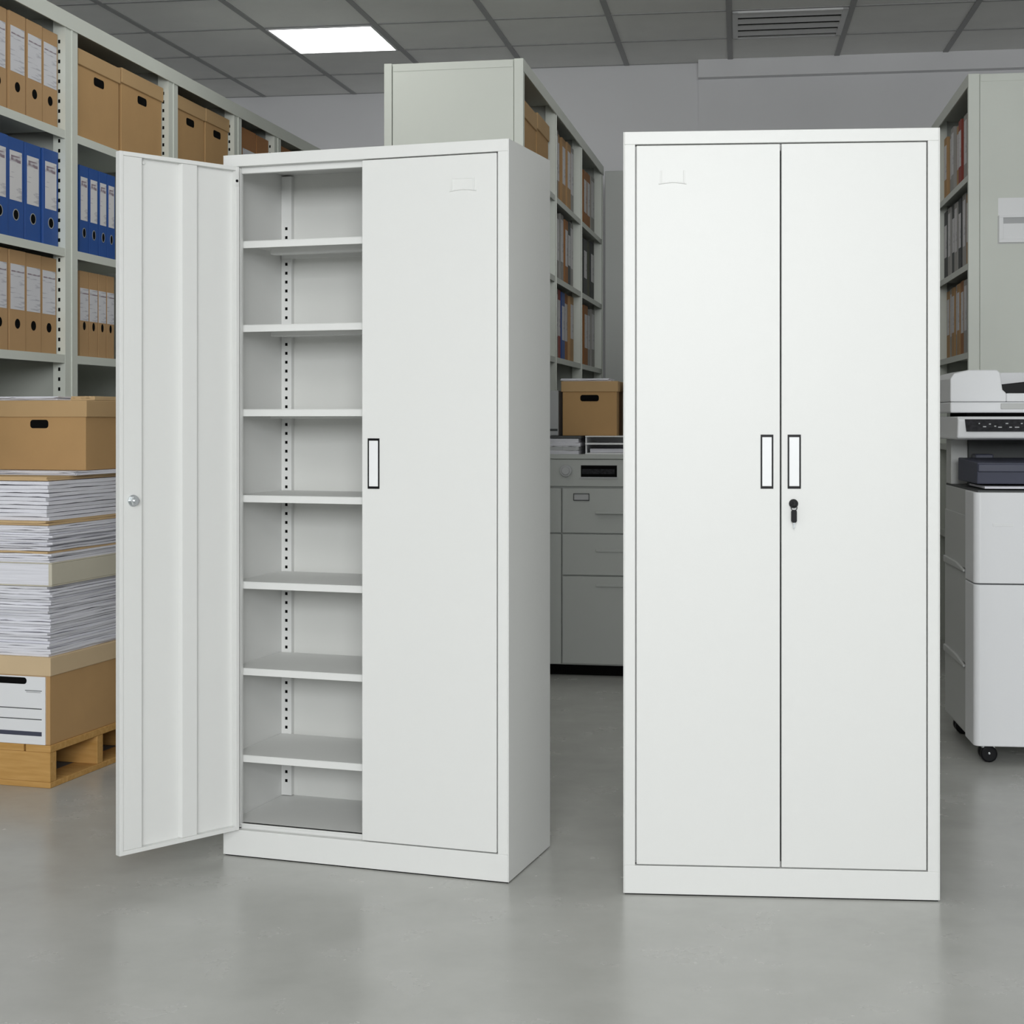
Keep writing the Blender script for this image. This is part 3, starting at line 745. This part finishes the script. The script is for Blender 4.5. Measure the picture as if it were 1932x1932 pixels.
MB().box(-0.030, 0.014, -0.001, 0.0, 0.02, 0.03).build('label_strip', 'dgrey', mf)
mf2 = thing('magazine_file', 'upright grey file box right of the brown carton on the grey cabinet', 'file box', bf.w(bf.sx(1180, 0.16), 0.16, bxz), bf.a)
MB().box(-0.008, 0.06, 0.0, 0.18, 0, 0.235).build('file_case', 'lgrey', mf2, 0.002)
# tall grey cabinet in the far corner
tf = Fr(WX(1141, 9.35), 9.35, YAW)
tc_ = thing('tall_cabinet', 'plain tall grey cabinet in the far corner behind the grey base cabinet', 'cabinet', tf.w(0, 0), tf.a)
tzt = WZ(322, 9.35)
MB().box(0, 0.55, 0.016, 0.5, 0.0, tzt).build('carcass', 'grey', tc_, 0.003)
MB().box(0.002, 0.274, 0.0, 0.016, 0.06, tzt - 0.004).build('door', 'grey', tc_, 0.002)
MB().box(0.276, 0.548, 0.0, 0.016, 0.06, tzt - 0.004).build('door', 'grey', tc_, 0.002)

# ------------------------------------------------------------ photocopier
q0 = Fr(1.50, 5.036, -6.1)
cp = thing('photocopier', 'large white office photocopier on castors at the right edge', 'photocopier', q0.w(0, 0), q0.a)
CW, CD = 0.62, 0.60
z_ = lambda py, x=0.0, y=0.0: q0.z(py, x, y)
zbase, zsplit, ztop = z_(1408), z_(1102), z_(929)
def plan(x0, x1, y0, y1, r):
    pts = [(x1, y1), (x0, y1)]
    for kk in range(7):
        t = R(180 + 90 * kk / 6); pts.append((x0 + r + r * math.cos(t), y0 + r + r * math.sin(t)))
    for kk in range(7):
        t = R(270 + 90 * kk / 6); pts.append((x1 - r + r * math.cos(t), y0 + r + r * math.sin(t)))
    return pts
MB().prism(plan(0, CW, 0, 0.16, 0.022), zbase, zsplit - 0.002, 'z').build('lower_door', 'copier', cp, 0.003)
ud = MB().prism(plan(0, CW, 0, 0.16, 0.022), zsplit + 0.002, ztop, 'z').build('upper_door', 'copier', cp, 0.003)
bx0, bx1 = q0.sx(1873), q0.sx(1912)
MB().box(bx0, bx1, -0.0015, 0.001, z_(993), z_(987)).build('badge', 'grip', ud, 0.0008)
MB().box(0.010, CW - 0.010, 0.158, CD, zbase + 0.0, ztop).build('body', 'copier2', cp, 0.003)
sp = [zbase + 0.01, zbase + 0.24, zbase + 0.56, zbase + 0.75]
for q in range(3):
    MB().box(0.004, 0.010, 0.172, CD - 0.02, sp[q], sp[q + 1] - 0.012).build('side_panel', 'copier2', cp, 0.002)
for q in (1, 2):
    MB().prism([(0.18, sp[q] - 0.012), (CD - 0.03, sp[q] - 0.012), (CD - 0.03, sp[q] + 0.012), (0.34, sp[q] + 0.010), (0.18, sp[q] - 0.004)], -0.004, 0.006, 'x').build('side_handle', 'copier2', cp, 0.003)
# output bay
MB().box(0.012, CW, 0.005, CD, ztop, ztop + 0.006).build('bay_floor', 'dgrey', cp)
MB().box(0.012, 0.070, CD - 0.10, CD, ztop + 0.006, z_(830, 0, 0.4)).build('rear_pillar', 'copier2', cp, 0.003)
MB().box(0.070, CW, CD - 0.12, CD, ztop + 0.006, z_(830, 0, 0.4)).build('bay_back', 'dgrey', cp)
MB().box(0.078, 0.14, CD - 0.20, CD - 0.13, ztop + 0.006, ztop + 0.115).build('guide_block', 'slate', cp, 0.004)
tx = q0.sx(1843, 0.06)
MB().prism([(0.06, z_(913, 0, 0.06)), (0.40, z_(913, 0, 0.06)), (0.40, z_(868, 0, 0.06)), (0.05, z_(873, 0, 0.06))], tx, CW, 'x').box(tx + 0.002, CW, 0.045, 0.06, z_(890, 0, 0.06), z_(873, 0, 0.06) - 0.004).build('paper_tray', 'slate', cp, 0.003)
MB().box(tx + 0.02, CW, 0.03, 0.30, z_(922, 0, 0.03), z_(918, 0, 0.03)).build('paper', 'paper', cp)
# scanner deck and control panel
sy_ = 0.16
sxl_ = q0.sx(1806, sy_)
szl, szt = z_(830, 0, sy_), z_(786, 0, sy_)
MB().prism([(sy_ + 0.03, szl), (CD, szl), (CD, szt), (sy_, szt), (sy_ - 0.012, szt - 0.010), (sy_, szl + 0.006)], sxl_, CW + 0.01, 'x').build('scanner_deck', 'copier', cp, 0.006, seg=3)
pxa = q0.sx(1819, sy_)
pz0, pz1 = z_(814, 0, sy_), z_(791, 0, sy_)
pan = MB().prism([(pxa + 0.006, pz0), (CW - 0.02, pz0), (CW - 0.02, pz1), (pxa, pz1)], sy_ - 0.014, sy_ + 0.01, 'y').build('control_panel', 'panel', cp)
for q, (px, py, ww) in enumerate(((1846, 799, 0.004), (1856, 805, 0.010), (1866, 800, 0.006), (1876, 804, 0.006), (1885, 806, 0.012), (1898, 799, 0.008), (1905, 806, 0.008), (1917, 806, 0.014), (1926, 799, 0.006))):
    xx_ = q0.sx(px, sy_); zz_ = z_(py, xx_, sy_)
    MB().box(xx_ - ww / 2, xx_ + ww / 2, sy_ - 0.016, sy_ - 0.013, zz_ - 0.0018, zz_ + 0.0018).build('button', 'lgrey', pan)
# document feeder lid
MB().box(sxl_ + 0.05, CW - 0.02, 0.27, CD - 0.01, szt - 0.001, z_(781, 0, 0.24) + 0.006).build('lid_seam', 'hole', cp)
ly = 0.24
lxl = q0.sx(1793, ly)
lz0, lz1, lz2 = z_(781, 0, ly), z_(758, 0, ly), z_(698, 0, ly)
MB().box(lxl, CW, ly, CD, lz0 + 0.004, lz1 - 0.001).build('lid', 'copier', cp, 0.005)
MB().box(q0.sx(1888, ly), CW - 0.05, ly - 0.004, ly + 0.01, z_(772, 0, ly), z_(761, 0, ly)).build('lid_grip', 'copier2', cp, 0.002)
xh = q0.sx(1887, ly)
xh2 = q0.sx(1899, ly)
zlow = z_(742, 0, ly)
MB().prism([(lxl, lz1), (xh2, lz1), (xh2, zlow), (xh + 0.008, zlow + 0.012), (xh, lz2 - 0.010), (xh - 0.01, lz2), (lxl + 0.06, lz2), (lxl + 0.012, lz2 - 0.012), (lxl, lz2 - 0.03)], ly, CD, 'y').build('feeder_housing', 'copier', cp, 0.004)
MB().box(xh2, CW, ly, CD, lz1, zlow).build('feeder_deck', 'copier', cp, 0.003)
MB().prism([(xh2 - 0.005, zlow), (CW, zlow), (CW, zlow + 0.085), (xh2 - 0.014, zlow + 0.030)], ly + 0.03, ly + 0.20, 'y').build('feeder_slot', 'black', cp, 0.002)
MB().prism([(xh, zlow), (CW, zlow), (CW, lz2 + 0.0), (xh, lz2 - 0.004)], ly + 0.20, CD, 'y').build('feeder_tray', 'copier', cp, 0.004)
for (cx_, cy_) in ((0.055, 0.07), (CW - 0.055, 0.07), (0.055, CD - 0.07), (CW - 0.055, CD - 0.07)):
    cs = MB().cyl((cx_, 0.027), 0.027, cy_ - 0.032, cy_ - 0.008, 'y', 28).cyl((cx_, 0.027), 0.027, cy_ + 0.008, cy_ + 0.032, 'y', 28).build('castor', 'black', cp, 0.005)
    MB().box(cx_ - 0.02, cx_ + 0.02, cy_ - 0.022, cy_ + 0.022, 0.040, zbase).cyl((cx_, 0.030), 0.004, cy_ - 0.034, cy_ + 0.03, 'y', 14).build('fork', 'chrome', cs, 0.001)
